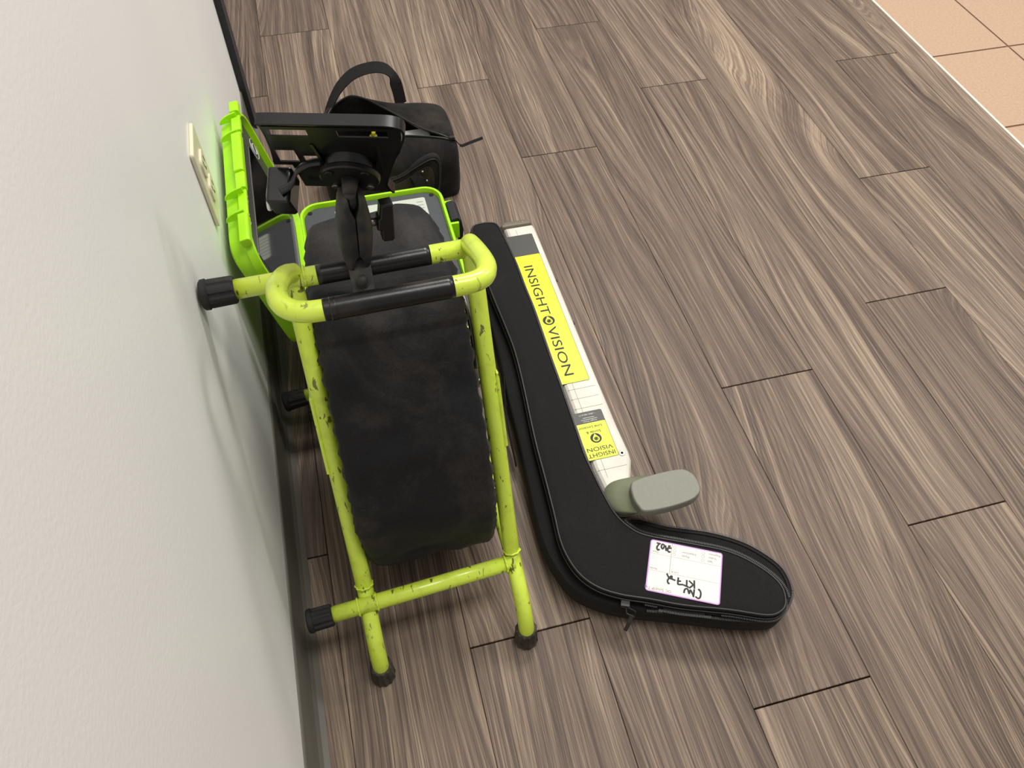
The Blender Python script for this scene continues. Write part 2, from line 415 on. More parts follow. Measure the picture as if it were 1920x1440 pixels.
def tip(a, d, m=M_rub, r=.0158, L=.036):
    a = V(a); d = V(d).normalized(); mb = MB(); u = d.orthogonal().normalized(); w_ = d.cross(u); n = 40; rg = []
    for t, rr, rib in ((0, .0118, 0), (0, r * .93, 0), (.002, r * .95, 1), (L * .72, r * .98, 1), (L * .76, r * 1.0, 0), (L * .80, r * 1.10, 0), (L * .93, r * 1.08, 0), (L * .985, r * .93, 0), (L, r * .7, 0)):
        rg.append([a + d * t + (u * math.cos(2 * math.pi * j / n) + w_ * math.sin(2 * math.pi * j / n)) * (rr + (.0007 if (j % 5) < 3 else -.0011) * rib) for j in range(n)])
    mb.loft(rg); return mb.build('rubber_tip', m, reel)
# top bar, lower crossbar, rear bar with side tips
mb = MB(); mb.tube([(-.026, .651, .48), (.262, .655, .48)], TR, 20); mb.build('top_bar', M_paint, reel, smooth=True)
tip((-.0075, .6513, .48), (-1, -.014, 0), L=.037)
mb = MB(); mb.tube([(-.018, .4135, .099), (.258, .428, .101)], TR * .98, 20); mb.build('crossbar', M_paint, reel, smooth=True)
tip((.0075, .4150, .099), (-1, -.05, 0), L=.034, r=.0148)
mb = MB(); mb.tube([(-.018, .792, .079), (.285, .814, .106)], TR * .95, 18); mb.build('rear_bar', M_paint, reel, smooth=True)
tip((.007, .7935, .081), (-1, -.06, -.08), L=.036, r=.0148)
o = tip((.281, .8137, .1055), (1, .07, .09), M_rubd, L=.034, r=.0135); o['label'] = 'dirty brown-grey rubber tip'
# weld beads
def bead(name, c, axis, r):
    c = V(c); axis = V(axis).normalized(); u = axis.orthogonal().normalized(); w_ = axis.cross(u)
    mb = MB(); mb.tube([c + (u * math.cos(a) + w_ * math.sin(a)) * (r + .0007 * math.sin(9 * a)) for a in [2 * math.pi * k / 36 for k in range(36)]], .0014, 8, closed=True)
    mb.build(name, M_paint, reel, smooth=True)
for c, ax in (((.0665, .418, .0995), (1, .05, 0)), ((.0415, .4165, .099), (1, .05, 0)), ((.2455, .427, .101), (1, .05, 0)), ((LX, .4415, .110), (0, .219, .38)), ((RX, .4415, .110), (0, .219, .38)),
              ((.068, .653, .48), (1, 0, 0)), ((.041, .652, .48), (1, 0, 0))):
    bead('weld_bead', c, ax, .0113)
# upper handle loop
lp = [(.0575, .655, .486), (.0505, .643, .497), (.0455, .622, .511), (.0425, .598, .524), (.0435, .576, .531), (.0500, .560, .534), (.063, .551, .534), (.085, .5475, .534), (.15, .5485, .533), (.212, .550, .532),
      (.238, .5525, .531), (.2515, .560, .529), (.2575, .574, .526), (.2590, .592, .519), (.2582, .615, .509), (.2572, .637, .498), (.2570, .655, .487)]
mb = MB(); mb.tube(cat(lp, 6), TR, 20); mb.build('handle_loop', M_paint, reel, smooth=True)
def sleeve(path, r):
    mb = MB(); mb.tube(path, r, 24); return mb.build('grip_sleeve', M_sleeve, reel, smooth=True, bevel=0)
sl = sleeve([V((.0815 + .1285 * k / 20, .6524 + .002 * k / 20, .48)) for k in range(21)], .01165)
sl = sleeve([V((.0925 + .125 * k / 20, .5477 + .0025 * k / 20, .5338 - .0018 * k / 20)) for k in range(21)], .01165)
# torn tape end at the left of the front sleeve
mb = MB(); mb.tube([V((.0862 + .0095 * k / 6, .5476, .5340)) for k in range(7)], .01150, 20); mb.tube([V((.093 + .006 * k / 6, .5475, .5338)) for k in range(7)], .01195, 20)
mb.build('tape_wrap', M_sleeve, reel, smooth=True)

# ------------------------------------------------------------------ drum and cover
prof = [(.486, .066), (.467, .115), (.457, .158), (.457, .195), (.464, .23), (.482, .27), (.515, .325), (.553, .372), (.588, .408), (.612, .432), (.632, .441), (.665, .447),
        (.72, .452), (.765, .450), (.797, .432), (.812, .40), (.822, .34), (.826, .26), (.815, .18), (.78, .11), (.72, .06), (.64, .036), (.56, .036), (.508, .040)]
P = cat([V((0, y, z)) for y, z in prof], 8, closed=True)
NP_ = len(P); cen = V((0, .655, .26))
XS = [-1.0, -1.0, -.995, -.96, -.90, -.82, -.7, -.5, -.25, 0, .25, .5, .7, .82, .90, .96, .995, 1.0, 1.0]
INS = [.052, .034, .016, .0065, .002, .0005, 0, 0, 0, 0, 0, 0, 0, .0005, .002, .0065, .016, .034, .052]
XS2 = []; IN2 = []
for i in range(len(XS) - 1):
    for k in range(3): t = k / 3; XS2.append(XS[i] * (1 - t) + XS[i + 1] * t); IN2.append(INS[i] * (1 - t) + INS[i + 1] * t)
XS2.append(XS[-1]); IN2.append(INS[-1])
verts = []; faces = []; nx = len(XS2)
for i, p in enumerate(P):
    t = (P[(i + 1) % NP_] - P[i - 1]).normalized(); nrm = V((0, -t.z, t.y))
    if nrm.dot(cen - p) < 0: nrm = -nrm
    # half width: bulges over the tubes at the lower front, narrower at top back and bottom
    hz = p.z
    hw = .0885
    if p.y < .60: hw += .0012 * math.exp(-((hz - .24) / .09) ** 2)
    if p.y > .70 and hz > .3: hw -= .016 * min(1, (p.y - .70) / .1)
    if hz < .10: hw -= .003 * min(1, (.10 - hz) / .06)
    s = i / NP_
    for j in range(nx):
        side = abs(XS2[j]); e = max(0, (IN2[j] - .008) / .044)
        x = .1525 + XS2[j] * hw * (1 - .05 * e)
        q = V((x, p.y, p.z)) + nrm * IN2[j]
        # elastic ruffles near the hem
        rf = math.sin(s * 2 * math.pi * 46 + 2.2 * noise.noise(V((s * 20, side * 3, 1)))) * (.0026 + .0034 * noise.noise(V((s * 31, side, 4)))) * min(1, max(0, (IN2[j] - .004) / .012))
        q.x += math.copysign(1, XS2[j]) * rf
        # folds and sag on the face
        f1 = noise.noise(V((x * 9, p.y * 7, p.z * 7))) * .0065 + noise.noise(V((x * 24, p.y * 18, p.z * 18)) + V((5, 1, 2))) * .0050
        f1 += (1 - abs(noise.noise(V((x * 14 + p.z * 10, p.y * 5, p.z * 16)) + V((9, 9, 3)))) * 3) * .0022
        if .60 < p.y < .66 and p.z > .42: f1 += .0035
        q -= nrm * f1 * (1 - e)
        verts.append(q)
for i in range(NP_):
    for j in range(nx - 1):
        a = i * nx + j; b = ((i + 1) % NP_) * nx + j
        faces.append((a, a + 1, b + 1, b))
cv = mesh('fabric_cover', verts, faces, M_cover, reel, smooth=True)
md = cv.modifiers.new('thick', 'SOLIDIFY'); md.thickness = .0016; md.offset = 1
dr = MB(); n = 56; DC = V((0, .665, .262))
dr.loft([[V((.1525 + x, DC.y + r * math.cos(2 * math.pi * j / n), DC.z + r * math.sin(2 * math.pi * j / n))) for j in range(n)] for x, r in ((-.062, .04), (-.062, .135), (-.056, .14), (.056, .14), (.062, .135), (.062, .04))])
dr.build('drum', M_black, reel, bevel=.001)
for x in (.0825, .2225):
    mb = MB(); mb.tube([V((x, .675 + .128 * math.cos(2 * math.pi * k / 64), .27 + .128 * math.sin(2 * math.pi * k / 64))) for k in range(64)], .003, 8, closed=True)
    mb.build('wire_hoop', M_steel, reel, smooth=True)
    mb = MB()
    for k in range(6):
        a = math.pi * k / 3 + .3; mb.cyl((x, .645, .26), (x, .675 + .128 * math.cos(a), .27 + .128 * math.sin(a)), .0022, n=8)
    mb.build('wire_spoke', M_steel, reel, smooth=True)
mb = MB(); mb.tube(cat([(.2435, .66, .415), (.2455, .628, .405), (.2465, .605, .375), (.2465, .592, .335)], 6), .0026, 10); mb.build('wire_guard', M_steel, reel, smooth=True)
# axle plate with bolts on the wall-away side
mb = MB(); mb.box((.2425, .60, .245), (.003, .022, .075)); mb.box((.2425, .66, .20), (.003, .05, .018)); mb.build('axle_plate', M_rust, reel, bevel=.001)
for y, z in ((.596, .30), (.602, .255), (.60, .205)):
    mb = MB(); mb.cyl((.2455, y, z), (.2505, y, z), .0078, n=6); mb.cyl((.2505, y, z), (.2525, y, z), .004, n=12); mb.build('bolt', M_steel, reel)
mb = MB(); mb.box((.066, .60, .245), (.003, .022, .075)); mb.build('axle_plate', M_rust, reel, bevel=.001)

# ------------------------------------------------------------------ device mount clamped to the top bar
# base tab with bolt
Ft = frame((.1290, .6405, .4895), (1, .01, 0), (0, .75, .62))
mb = MB()
tabp = []
for k in range(13): a = math.pi + math.pi * k / 12; tabp.append((.0125 * math.cos(a), -.022 + .0125 * math.sin(a)))
tabp += [(.0125, .016), (-.0125, .016)]
plate(mb, tabp, .0, .0045, Ft, .001); mb.build('mount_base', M_dustm, reel)
mb = MB(); b0 = Ft @ V((0, -.014, .004)); zax = (Ft.to_3x3() @ V((0, 0, 1)))
mb.cyl(b0, b0 + zax * .003, .0078, n=24); mb.cyl(b0 + zax * .003, b0 + zax * .015, .006, n=20, rings=[(0, .0062), (.6, .0062), (.85, .0048), (1, .002)]); mb.build('mount_bolt', M_dustm, reel, bevel=.0004)
mb = MB(); mb.cyl((.1285, .6530, .4905), (.1300, .652, .507), .0075, n=16); mb.build('ball_stem', M_blackm, reel, smooth=True)
A0 = V((.1285, .6520, .497)); A1 = V((.1345, .6555, .583)); ax = (A1 - A0).normalized()
xd = (V((1, .08, 0)) - ax * V((1, .08, 0)).dot(ax)).normalized(); yd = ax.cross(xd)
def ball(c, r, name='ball', m=M_black):
    mb = MB(); n = 20; rg = []
    for i in range(1, 12):
        a = math.pi * i / 12; rg.append([V(c) + ax * (-r * math.cos(a)) + (xd * math.cos(2 * math.pi * j / n) + yd * math.sin(2 * math.pi * j / n)) * r * math.sin(a) for j in range(n)])
    mb.loft(rg); return mb.build(name, m, reel, smooth=True)
ball(A0 + ax * .012, .0125); ball(A1 - ax * .008, .0125)
for s in (-1, 1):
    mb = MB(); rg = []; N_ = 20
    for i in range(25):
        t = i / 24
        wd = .0128 + .0062 * math.sin(math.pi * min(1, t * 1.02)) ** 1.1
        dp = .0140 + .0045 * math.sin(math.pi * t) ** .7
        end = min(1, t / .10, (1 - t) / .10); end = math.sqrt(max(.02, 1 - (1 - end) ** 2))
        wd *= .74 + .26 * end; dp *= .6 + .4 * end
        ring = []
        gap = .0007 + (.0058 * math.sqrt(max(0, 1 - (t / .24) ** 2)) if t < .24 else 0) + (.0050 * math.sqrt(max(0, 1 - ((1 - t) / .22) ** 2)) if t > .78 else 0)
        for j in range(N_):
            if j < 15: a = -math.pi / 2 + math.pi * j / 14; lx, ly = gap + (wd - gap) * max(0, math.cos(a)) ** .62, dp * math.copysign(abs(math.sin(a)) ** .8, math.sin(a))
            else: lx, ly = gap, dp * (1 - 2 * (j - 14) / 6)
            ring.append(A0 + ax * (.100 * t - .010) + xd * s * lx + yd * ly)
        rg.append(ring)
    mb.loft(rg); mb.build('socket_arm', M_dustm, reel, smooth=True)
kc = A0 + ax * .045
mb = MB(); mb.cyl(kc + xd * .014, kc + xd * .0245, .0045, n=14); mb.build('knob_shaft', M_steel, reel, smooth=True)
Kf = frame(kc + xd * .033, xd, ax)
mb = MB()
for z0, z1, hh in ((-.0075, .0075, 1),):
    plate(mb, [(-.0090, -.0075), (-.0080, .0070), (-.006, .0085), (-.0045, .0245), (.0080, .0255), (.0095, .0225), (.0095, -.0215), (.0075, -.0245), (-.0025, -.0240), (-.0045, -.021), (-.0050, -.0090)], z0, z1, Kf, .0022)
mb.build('knob', M_black, reel)
a_, ph = math.radians(15), math.radians(28)
Hh = V((math.sin(a_), math.cos(a_), 0)); CX = V((math.cos(a_), -math.sin(a_), 0))
CN = Hh * math.cos(ph) + V((0, 0, math.sin(ph))); CU = -Hh * math.sin(ph) + V((0, 0, math.cos(ph)))
CO = V((.1368, .6605, .598))
CF = Matrix((CX, CU, CN)).transposed().to_4x4(); CF.translation = CO      # local x right, y up, z away
def cp(x, u, n): return CF @ V((x, u, n))
def cprism(mb, poly, n0, n1, bev=0):
    # CF is left-handed for (x,u,n)? keep winding fixed by recalculated normals
    plate(mb, poly, n0, n1, CF, bev)
mb = MB(); cprism(mb, [(.0305 * math.cos(2 * math.pi * k / 48), .0305 * math.sin(2 * math.pi * k / 48)) for k in range(48)], -.002, .0045, .0014); mb.build('round_plate', M_black, reel)
for sx in (-1, 1):
    for sy in (-1, 1):
        mb = MB(); c = (sx * .0175, sy * .0165)
        cprism(mb, [(c[0] + .0042 * math.cos(k * math.pi / 8), c[1] + .0042 * math.sin(k * math.pi / 8)) for k in range(16)], -.0038, -.001, .0006)
        mb.build('screw', M_steel if sy < 0 else M_black, reel)
mb = MB(); mb.cyl(cp(0, 0, -.001), cp(0, -.001, -.017), .009, .0066, n=18); mb.cyl(cp(0, -.001, -.015), A1 - ax * .008, .0066, .006, n=16); mb.build('ball_stem', M_dustm, reel, smooth=True)
mb = MB(); mb.cyl(cp(0, .004, .0045), cp(0, .004, .0150), .0235, .0265, n=32); mb.build('swivel_boss', M_black, reel, smooth=True, bevel=.001)
# cradle back plate, made of bands around its openings
cr = MB()
n0, n1 = .0145, .0160
def quad(poly): cprism(cr, poly, n0, n1)
quad([(-.0680, .073), (.0600, .073), (.0600, .0785), (-.0680, .0785)])
quad([(-.0700, .060), (-.0650, .060), (-.0650, .073), (-.0690, .073)])
quad([(-.028, .060), (.000, .060), (.000, .073), (-.028, .073)])
quad([(.047, .060), (.0590, .060), (.0600, .073), (.047, .073)])
quad([(-.0720, .030), (.0540, .030), (.0590, .060), (-.0700, .060)])
quad([(-.0760, .004), (-.0700, .004), (-.0690, .030), (-.0720, .030)])
quad([(-.0500, .004), (-.0440, .004), (-.0440, .030), (-.0500, .030)])
quad([(-.0260, .000), (.0420, .000), (.0540, .030), (-.0260, .030)])
quad([(-.0440, .018), (-.0260, .018), (-.0260, .030), (-.0440, .030)])
quad([(-.0780, -.004), (-.0260, -.004), (-.0260, .004), (-.0780, .004)])
quad([(-.0520, -.016), (.0380, -.016), (.0420, .000), (-.0260, .000), (-.0260, -.004), (-.0520, -.004)])
quad([(-.0300, -.030), (.0330, -.030), (.0380, -.016), (-.0300, -.016)])
quad([(-.0520, -.040), (.0300, -.052), (.0330, -.030), (-.0520, -.030)])
quad([(-.0600, -.058), (-.0300, -.058), (-.0300, -.004), (-.0600, -.004)])
quad([(-.0300, -.064), (.0330, -.070), (.0300, -.052), (-.0300, -.044)])
cbk = cr.build('cradle_back', M_black, reel)
# top lip running away from the viewer, right-hand curved rim
lip = MB()
lipp = [(-.0700, .0800), (-.0690, .0835), (-.0650, .0845), (.0400, .0845), (.0530, .0835), (.0600, .0790), (.0630, .0710)]
rg = []
for x, u in lipp:
    pass
L1 = cat([V((x, u, 0)) for x, u in [(-.0700, .0790), (-.0660, .0835), (.0000, .0840), (.0420, .0838), (.0560, .0810), (.0625, .0740), (.0625, .060), (.0570, .040), (.0460, .008), (.0390, -.018), (.0330, -.040), (.0300, -.058), (.0350, -.074)]], 5)
rg = []
for k, p in enumerate(L1):
    t = (L1[min(k + 1, len(L1) - 1)] - L1[max(k - 1, 0)]).normalized(); nn = V((-t.y, t.x, 0))
    d1 = .0115
    q0 = p; q1 = p - nn * .0026
    rg.append([cp(q0.x, q0.y, n0), cp(q0.x, q0.y, n0 + d1), cp(q1.x, q1.y, n0 + d1), cp(q1.x, q1.y, n0)])
lip.loft(rg); lip.build('cradle_rim', M_black, reel, bevel=.0005)
lw = MB(); lw.loft([[cp(x, u, n0), cp(x, u, n0 + .0115), cp(x + .0026, u, n0 + .0115), cp(x + .0026, u, n0)] for x, u in ((-.0700, .0790), (-.0700, .060), (-.0735, .03), (-.0790, -.004))])
lw.build('cradle_rim', M_black, reel, bevel=.0005)
for x, u0, u1 in ((-.024, -.01, .045), (.029, -.01, .045)):
    rb = MB(); k_ = -.007 if x < 0 else .004
    rb.loft([[cp(x, u0, n0 - .007), cp(x + .003, u0, n0 - .007), cp(x + .003, u0, n0 + .0005), cp(x, u0, n0 + .0005)], [cp(x + k_, u1, n0 - .001), cp(x + k_ + .003, u1, n0 - .001), cp(x + k_ + .003, u1, n0 + .0005), cp(x + k_, u1, n0 + .0005)]])
    rb.build('cradle_rib', M_black, cbk)
bx = MB(); plate(bx, rrect(-.0745, -.0260, .0125, .0180, .0035), -.024, .0145, CF, .002); bx.build('clamp_box', M_blackg, reel)
bt = MB(); bt.tube([cp(-.0895, -.0265, -.010), cp(-.0860, -.0265, -.010)], 1, 24, flat=(.0095, .0165), ref=tuple(CU)); bt.build('release_button', plain('clear_white_plastic', srgb(226, 228, 232), .2, .5), reel, bevel=.001)['label'] = 'white side button'
lv = MB(); lv.tube(cat([cp(-.026, .016, .010), cp(-.040, .014, .008), (cp(-.052, .006, .004)), cp(-.057, -.001, -.002), cp(-.062, -.0045, -.008), cp(-.0715, -.0055, -.014)], 6), 1, 10, flat=(.0045, .0016), ref=tuple(CN)); lv.build('lever', M_black, reel, smooth=True)
done(reel)

# ------------------------------------------------------------------ lime control case
case = thing('monitor_case', 'open lime green hard case with a screen in its lid, behind the reel', 'case', (.18, 1.01, 0))
CXc, CYc = .1765, 1.012
hx, hy = .1345, .186
def tray(mb, rows):
    mb.loft([[V((CXc + p[0], CYc + p[1], z)) for p in rrect(0, 0, hx - d, hy - d, max(.012, .036 - d), 6)] for z, d in rows])
mb = MB(); tray(mb, [(.002, .030), (.006, .024), (.09, .012), (.104, .010), (.105, .001), (.110, 0), (.128, 0), (.1315, .0015), (.1315, .006), (.124, .008), (.118, .0085)])
tb_ = mb.build('case_base', M_lime, case, bevel=.0006)
mb = MB(); plate(mb, rrect(CXc, CYc, hx - .0085, hy - .0085, .028, 6), .115, .1235, None, .0008); mb.build('control_panel', M_panel, case)
for sx in (-1, 1):
    for sy in (-1, 1):
        mb = MB(); mb.cyl((CXc + sx * (hx - .020), CYc + sy * (hy - .020), .123), (CXc + sx * (hx - .020), CYc + sy * (hy - .020), .1245), .0042, n=14); mb.build('panel_screw', M_black, case)
mb = MB(); plate(mb, rrect(.192, 1.143, .085, .032, .004), .1236, .1240); lb = mb.build('printed_label', M_labelc, case); lb['label'] = 'pale grey rating label with a yellow warning triangle'
mb = MB(); plate(mb, [(.235, 1.148), (.251, 1.148), (.243, 1.162)], .1241, .1243); wt = mb.build('warning_triangle', M_warn, lb)
mb = MB(); mb.box((.243, 1.1545, .1244), (.0007, .0028, .0001)); mb.build('exclamation_bar', M_ink, lb)
mb = MB(); mb.box((.243, 1.1502, .1244), (.0007, .0007, .0001)); mb.build('exclamation_dot', M_ink, lb)
for x_, y_, dx_ in [(.120, 1.165 - .0085 * k, .012) for k in range(6)] + [(.243, 1.143 - .005 * k, .012 - .002 * (k % 2)) for k in range(5)] + [(.266, 1.163 - .009 * k, .006) for k in range(5)]:
    mb = MB(); mb.box((x_, y_, .1242), (dx_, .0005, .0001)); mb.build('print_line', M_greyp, lb)
# latch side: lugs and latches on the right
for y in (1.115, .905):
    mb = MB()
    for dy in (-.030, .030): mb.box((CXc + hx + .006, y + dy, .112), (.008, .0028, .018))
    mb.box((CXc + hx + .004, y, .100), (.006, .030, .004)); mb.build('latch_lug', M_lime, tb_, bevel=.001)
    mb = MB(); pr_ = [(0, .134), (.012, .136), (.019, .128), (.022, .105), (.020, .080), (.014, .074), (.011, .082), (.014, .105), (.010, .122), (0, .126)]
    mb.loft([[V((CXc + hx + .001 + a, yy, b)) for a, b in pr_] for yy in (y - .0255, y + .0255)])
    mb.build('latch', M_blackm, case, bevel=.0012)
# carrying handle on the far right: dark rounded grip
# lid: leaning back against the wall
LF = frame((.0445, .832, .1365), (0, 1, 0), (-.0505, 0, .2345))     # x along +y, y up the lid, z toward the room
LLn, LH = .340, .2430
def lr(d, r): return rrect(LLn / 2, LH / 2, LLn / 2 - d, LH / 2 - d, max(.006, r - d), 7)
mb = MB(); mb.loft([[LF @ V((p[0], p[1], z)) for p in lr(d, .045)] for z, d in [(-.0385, .040), (-.038, .022), (-.033, .010), (-.020, .006), (-.012, .005), (-.0115, 0), (0, 0), (.0012, .0012), (.0012, .0048), (-.004, .006), (-.012, .0075)]])
lid = mb.build('case_lid', M_lime, case, bevel=.0006)
mb = MB(); plate(mb, lr(.0078, .045), -.0116, -.0085, LF, .0006); mb.build('lid_bezel', M_bezel, lid)
mb = MB(); plate(mb, rrect(LLn / 2 - .004, LH / 2 - .012, .128, .084, .004), -.0086, -.0075, LF); scn = mb.build('screen_frame', M_silver, lid)
mb = MB(); plate(mb, rrect(LLn / 2 - .004, LH / 2 - .012, .1272, .0832, .0035), -.0086, -.0070, LF); mb.build('screen', M_screen, lid)
mb = MB(); plate(mb, rrect(LLn / 2 - .004, LH / 2 - .0945, .128, .0022, .0008), -.0080, -.0042, LF); mb.build('screen_edge', M_silver, lid, bevel=.0004)
# stiffening ribs and latch housings on the outer top side of the lid
def rib(a, z0=-.0345, h=.026):
    mb = MB(); pts = [(0, 0), (0, .013)]
    for k in range(9): an = math.pi / 2 * k / 8; pts.append((-.030 * math.sin(an) , .013 * math.cos(an) ))
    m_ = MB(); m_.loft([[LF @ V((x_, LH - .004 + q[1], -.002 + q[0])) for q in pts] for x_ in (a - .0016, a + .0016)])
    return m_
for a in (.070, .118, .255, .300):
    rib(a).build('rib', M_lime, lid)
for (a0, a1, hh) in ((.010, .066, .013), (.124, .160, .008), (.160, .250, .014), (.262, .296, .006), (.308, .334, .012)):
    mb = MB(); mb.loft([[LF @ V((x_, LH + u, z_)) for u, z_ in ((-.006, -.012), (-.006, .0022), (hh * .35, .0030), (hh * .6, .0005), (hh * .6, -.0115))] for x_ in (a0, a1)])
    mb.build('rim_lip', M_lime, lid, bevel=.0015)
FT = LF @ Matrix.Translation((.040, LH - .030, -.0079))
text('insight   vision', .0155, LF @ Matrix.Translation((.062, LH - .0285, -.0082)), M_inkl, lid, 'lettering', 1.05)
def emblem(fr, r, mdisc, mlight, parent):
    mb = MB(); plate(mb, [(r * math.cos(k * math.pi / 18), r * math.sin(k * math.pi / 18)) for k in range(36)], 0, .00015, fr); mb.build('emblem_disc', mdisc, parent)
    mb = MB(); pts = [(0, -r * .92)]
    # drop shape, its point along +y
    pts = [(0, r * .92)] + [(r * .62 * math.cos(a), -r * .16 + r * .58 * math.sin(a)) for a in [math.radians(150 + 240 * k / 14) for k in range(15)]]
    plate(mb, pts, .00015, .00028, fr); mb.build('emblem_drop', mlight, parent)
    mb = MB(); c = V((0, -r * .15, .00032))
    mb.tube([fr @ (c + V((r * .3 * math.cos(a), r * .3 * math.sin(a), 0))) for a in [2 * math.pi * k / 20 for k in range(20)]], r * .07, 6, closed=True)
    mb.tube([fr @ (V((0, -r * .15, .0003)) + V((r * .1 * math.cos(a), r * .1 * math.sin(a), 0))) for a in [2 * math.pi * k / 12 for k in range(12)]], r * .09, 6, closed=True)
    mb.build('emblem_eye', mdisc, parent)
def circ(fr, r, th, m, parent, name='outline'):
    mb = MB(); mb.tube([fr @ V((r * math.cos(2 * math.pi * k / 28), r * math.sin(2 * math.pi * k / 28), 0)) for k in range(28)], th, 6, closed=True); return mb.build(name, m, parent)
circ(LF @ Matrix.Translation((.040, LH - .023, -.0082)), .0115, .0004, M_inkl, lid)
text('V', .018, LF @ Matrix.Translation((.034, LH - .029, -.0082)), M_inkl, lid, 'lettering')
circ(LF @ Matrix.Translation((.318, LH - .075, -.0082)), .017, .0005, M_inkl, lid)
circ(LF @ Matrix.Translation((.318, LH - .075, -.0082)), .009, .0008, M_inkl, lid)
# hinge barrels
for a in (.06, .29):
    mb = MB(); mb.cyl((.0385, .832 + a - .03, .130), (.0385, .832 + a + .03, .130), .0058, n=14); mb.build('hinge', M_lime, case, smooth=True)
done(case)

# ------------------------------------------------------------------ black cable loops beside the case
cab = thing('cable_loop', 'glossy black cable looped between the lime case and the long black bag', 'cable', (.338, 1.0, 0))
mb = MB(); pts = []
for k in range(66):
    a = 2 * math.pi * k / 22
    pts.append(V((.3265 + .0012 * math.sin(a * .33) + .030 * max(0, math.cos(a)) ** 3 * .4, 1.015 + (.115 - .006 * (k // 22)) * math.cos(a), .041 + (.028 + .003 * (k // 22)) * math.sin(a) )))
mb.tube(cat(pts, 3), .0048, 10); mb.build('cable', M_blackg, cab, smooth=True); done(cab)

# ------------------------------------------------------------------ tool bag behind
bag = thing('tool_bag', 'open black canvas tool bag with an upright carry strap, behind the lime case', 'bag', (.25, 1.40, 0))
x0, x1, yb0, yb1 = .098, .372, 1.305, 1.50
lowlip = [(.118, 1.43, .112), (.150, 1.36, .122), (.19, 1.350, .126), (.23, 1.357, .128), (.27, 1.362, .128), (.31, 1.354, .126), (.345, 1.343, .124), (.362, 1.338, .120)]
uplip = [(.118, 1.445, .122), (.142, 1.482, .134), (.178, 1.506, .139), (.204, 1.500, .137), (.232, 1.470, .137), (.270, 1.424, .134), (.308, 1.377, .131), (.345, 1.348, .128), (.364, 1.339, .121)]
Lp = cat(lowlip, 6); 
def resamp(pts, n):
    P = cat(pts, 10); L = [0]
    for i in range(1, len(P)): L.append(L[-1] + (P[i] - P[i - 1]).length)
    out = []; j = 0
    for k in range(n):
        s = L[-1] * k / (n - 1)
        while j < len(L) - 2 and L[j + 1] < s: j += 1
        t = (s - L[j]) / max(1e-9, L[j + 1] - L[j]); out.append(P[j].lerp(P[j + 1], min(1, t)))
    return out
NN = 40
LL, UU = resamp(lowlip, NN), resamp(uplip, NN)
front = []; back = []
def jit(p, a=.003): return p + V((noise.noise(p * 22 + V((3, 0, 0))), noise.noise(p * 22 + V((0, 5, 0))), noise.noise(p * 22 + V((0, 0, 9))))) * a
rows = []
fb = resamp([(x0, 1.42, 0), (x0 + .004, 1.34, 0), (x0 + .02, yb0 + .004, 0), (.18, yb0 - .004, 0), (.28, yb0 - .003, 0), (.345, yb0, 0), (x1, yb0 + .008, 0), (x1 + .004, 1.345, 0)], NN)
for tz, bul in ((.003, 0), (.018, .006), (.045, .009), (.075, .007), (.095, .003), (.108, -.003), (.114, -.011)):
    rows.append([jit(V((p.x + (p.x - .235) * bul * 1.0, p.y - bul * .5 + (.0 if bul >= 0 else .010), tz))) for p in fb])
for t in (.3, .65, 1.0):
    rows.append([rows[6][k].lerp(LL[k], t) + V((0, 0, .003 * math.sin(math.pi * t))) for k in range(NN)])
vs = [p for r in rows for p in r]; fs = []
for i in range(len(rows) - 1):
    for j in range(NN - 1): a = i * NN + j; fs.append((a, a + 1, a + NN + 1, a + NN))
o = mesh('front_shell', vs, fs, M_bag, bag, smooth=True); sd = o.modifiers.new('t', 'SOLIDIFY'); sd.thickness = .002; sd.offset = -1; o.modifiers.new('s', 'SUBSURF').render_levels = 1
bbk = resamp([(x0, 1.42, 0), (x0 + .002, 1.47, 0), (x0 + .03, yb1 + .004, 0), (.20, yb1 + .010, 0), (.29, yb1 + .006, 0), (.352, yb1, 0), (x1 + .006, 1.47, 0), (x1 + .004, 1.345, 0)], NN)
rows = []
for tz, bul in ((.003, 0), (.02, .006), (.05, .008), (.08, .006), (.098, 0), (.108, -.010)):
    rows.append([jit(V((p.x + (p.x - .235) * bul, p.y + bul * .6, tz if tz < .09 else tz + .018 * max(0, 1 - abs(p.x - .19) / .09)))) for p in bbk])
for t in (.3, .65, 1.0):
    rows.append([rows[5][k].lerp(UU[k], t) + V((0, 0, .010 * math.sin(math.pi * t))) for k in range(NN)])
vs = [p for r in rows for p in r]; fs = []
for i in range(len(rows) - 1):
    for j in range(NN - 1): a = i * NN + j; fs.append((a, a + 1, a + NN + 1, a + NN))
o = mesh('back_shell', vs, fs, M_bag, bag, smooth=True); sd = o.modifiers.new('t', 'SOLIDIFY'); sd.thickness = .002; sd.offset = -1; o.modifiers.new('s', 'SUBSURF').render_levels = 1
mb = MB(); plate(mb, rrect(.235, 1.403, .128, .088, .02), .001, .012); mb.build('bag_floor', M_dark, bag)
for L_, nm in ((UU, 'zipper'), (LL, 'zipper')):
    mb = MB(); mb.tube([p + V((0, 0, .001)) for p in L_], 1, 8, flat=(.0032, .0016), ref=(0, 0, 1)); mb.build(nm, M_pipe, bag, smooth=True)
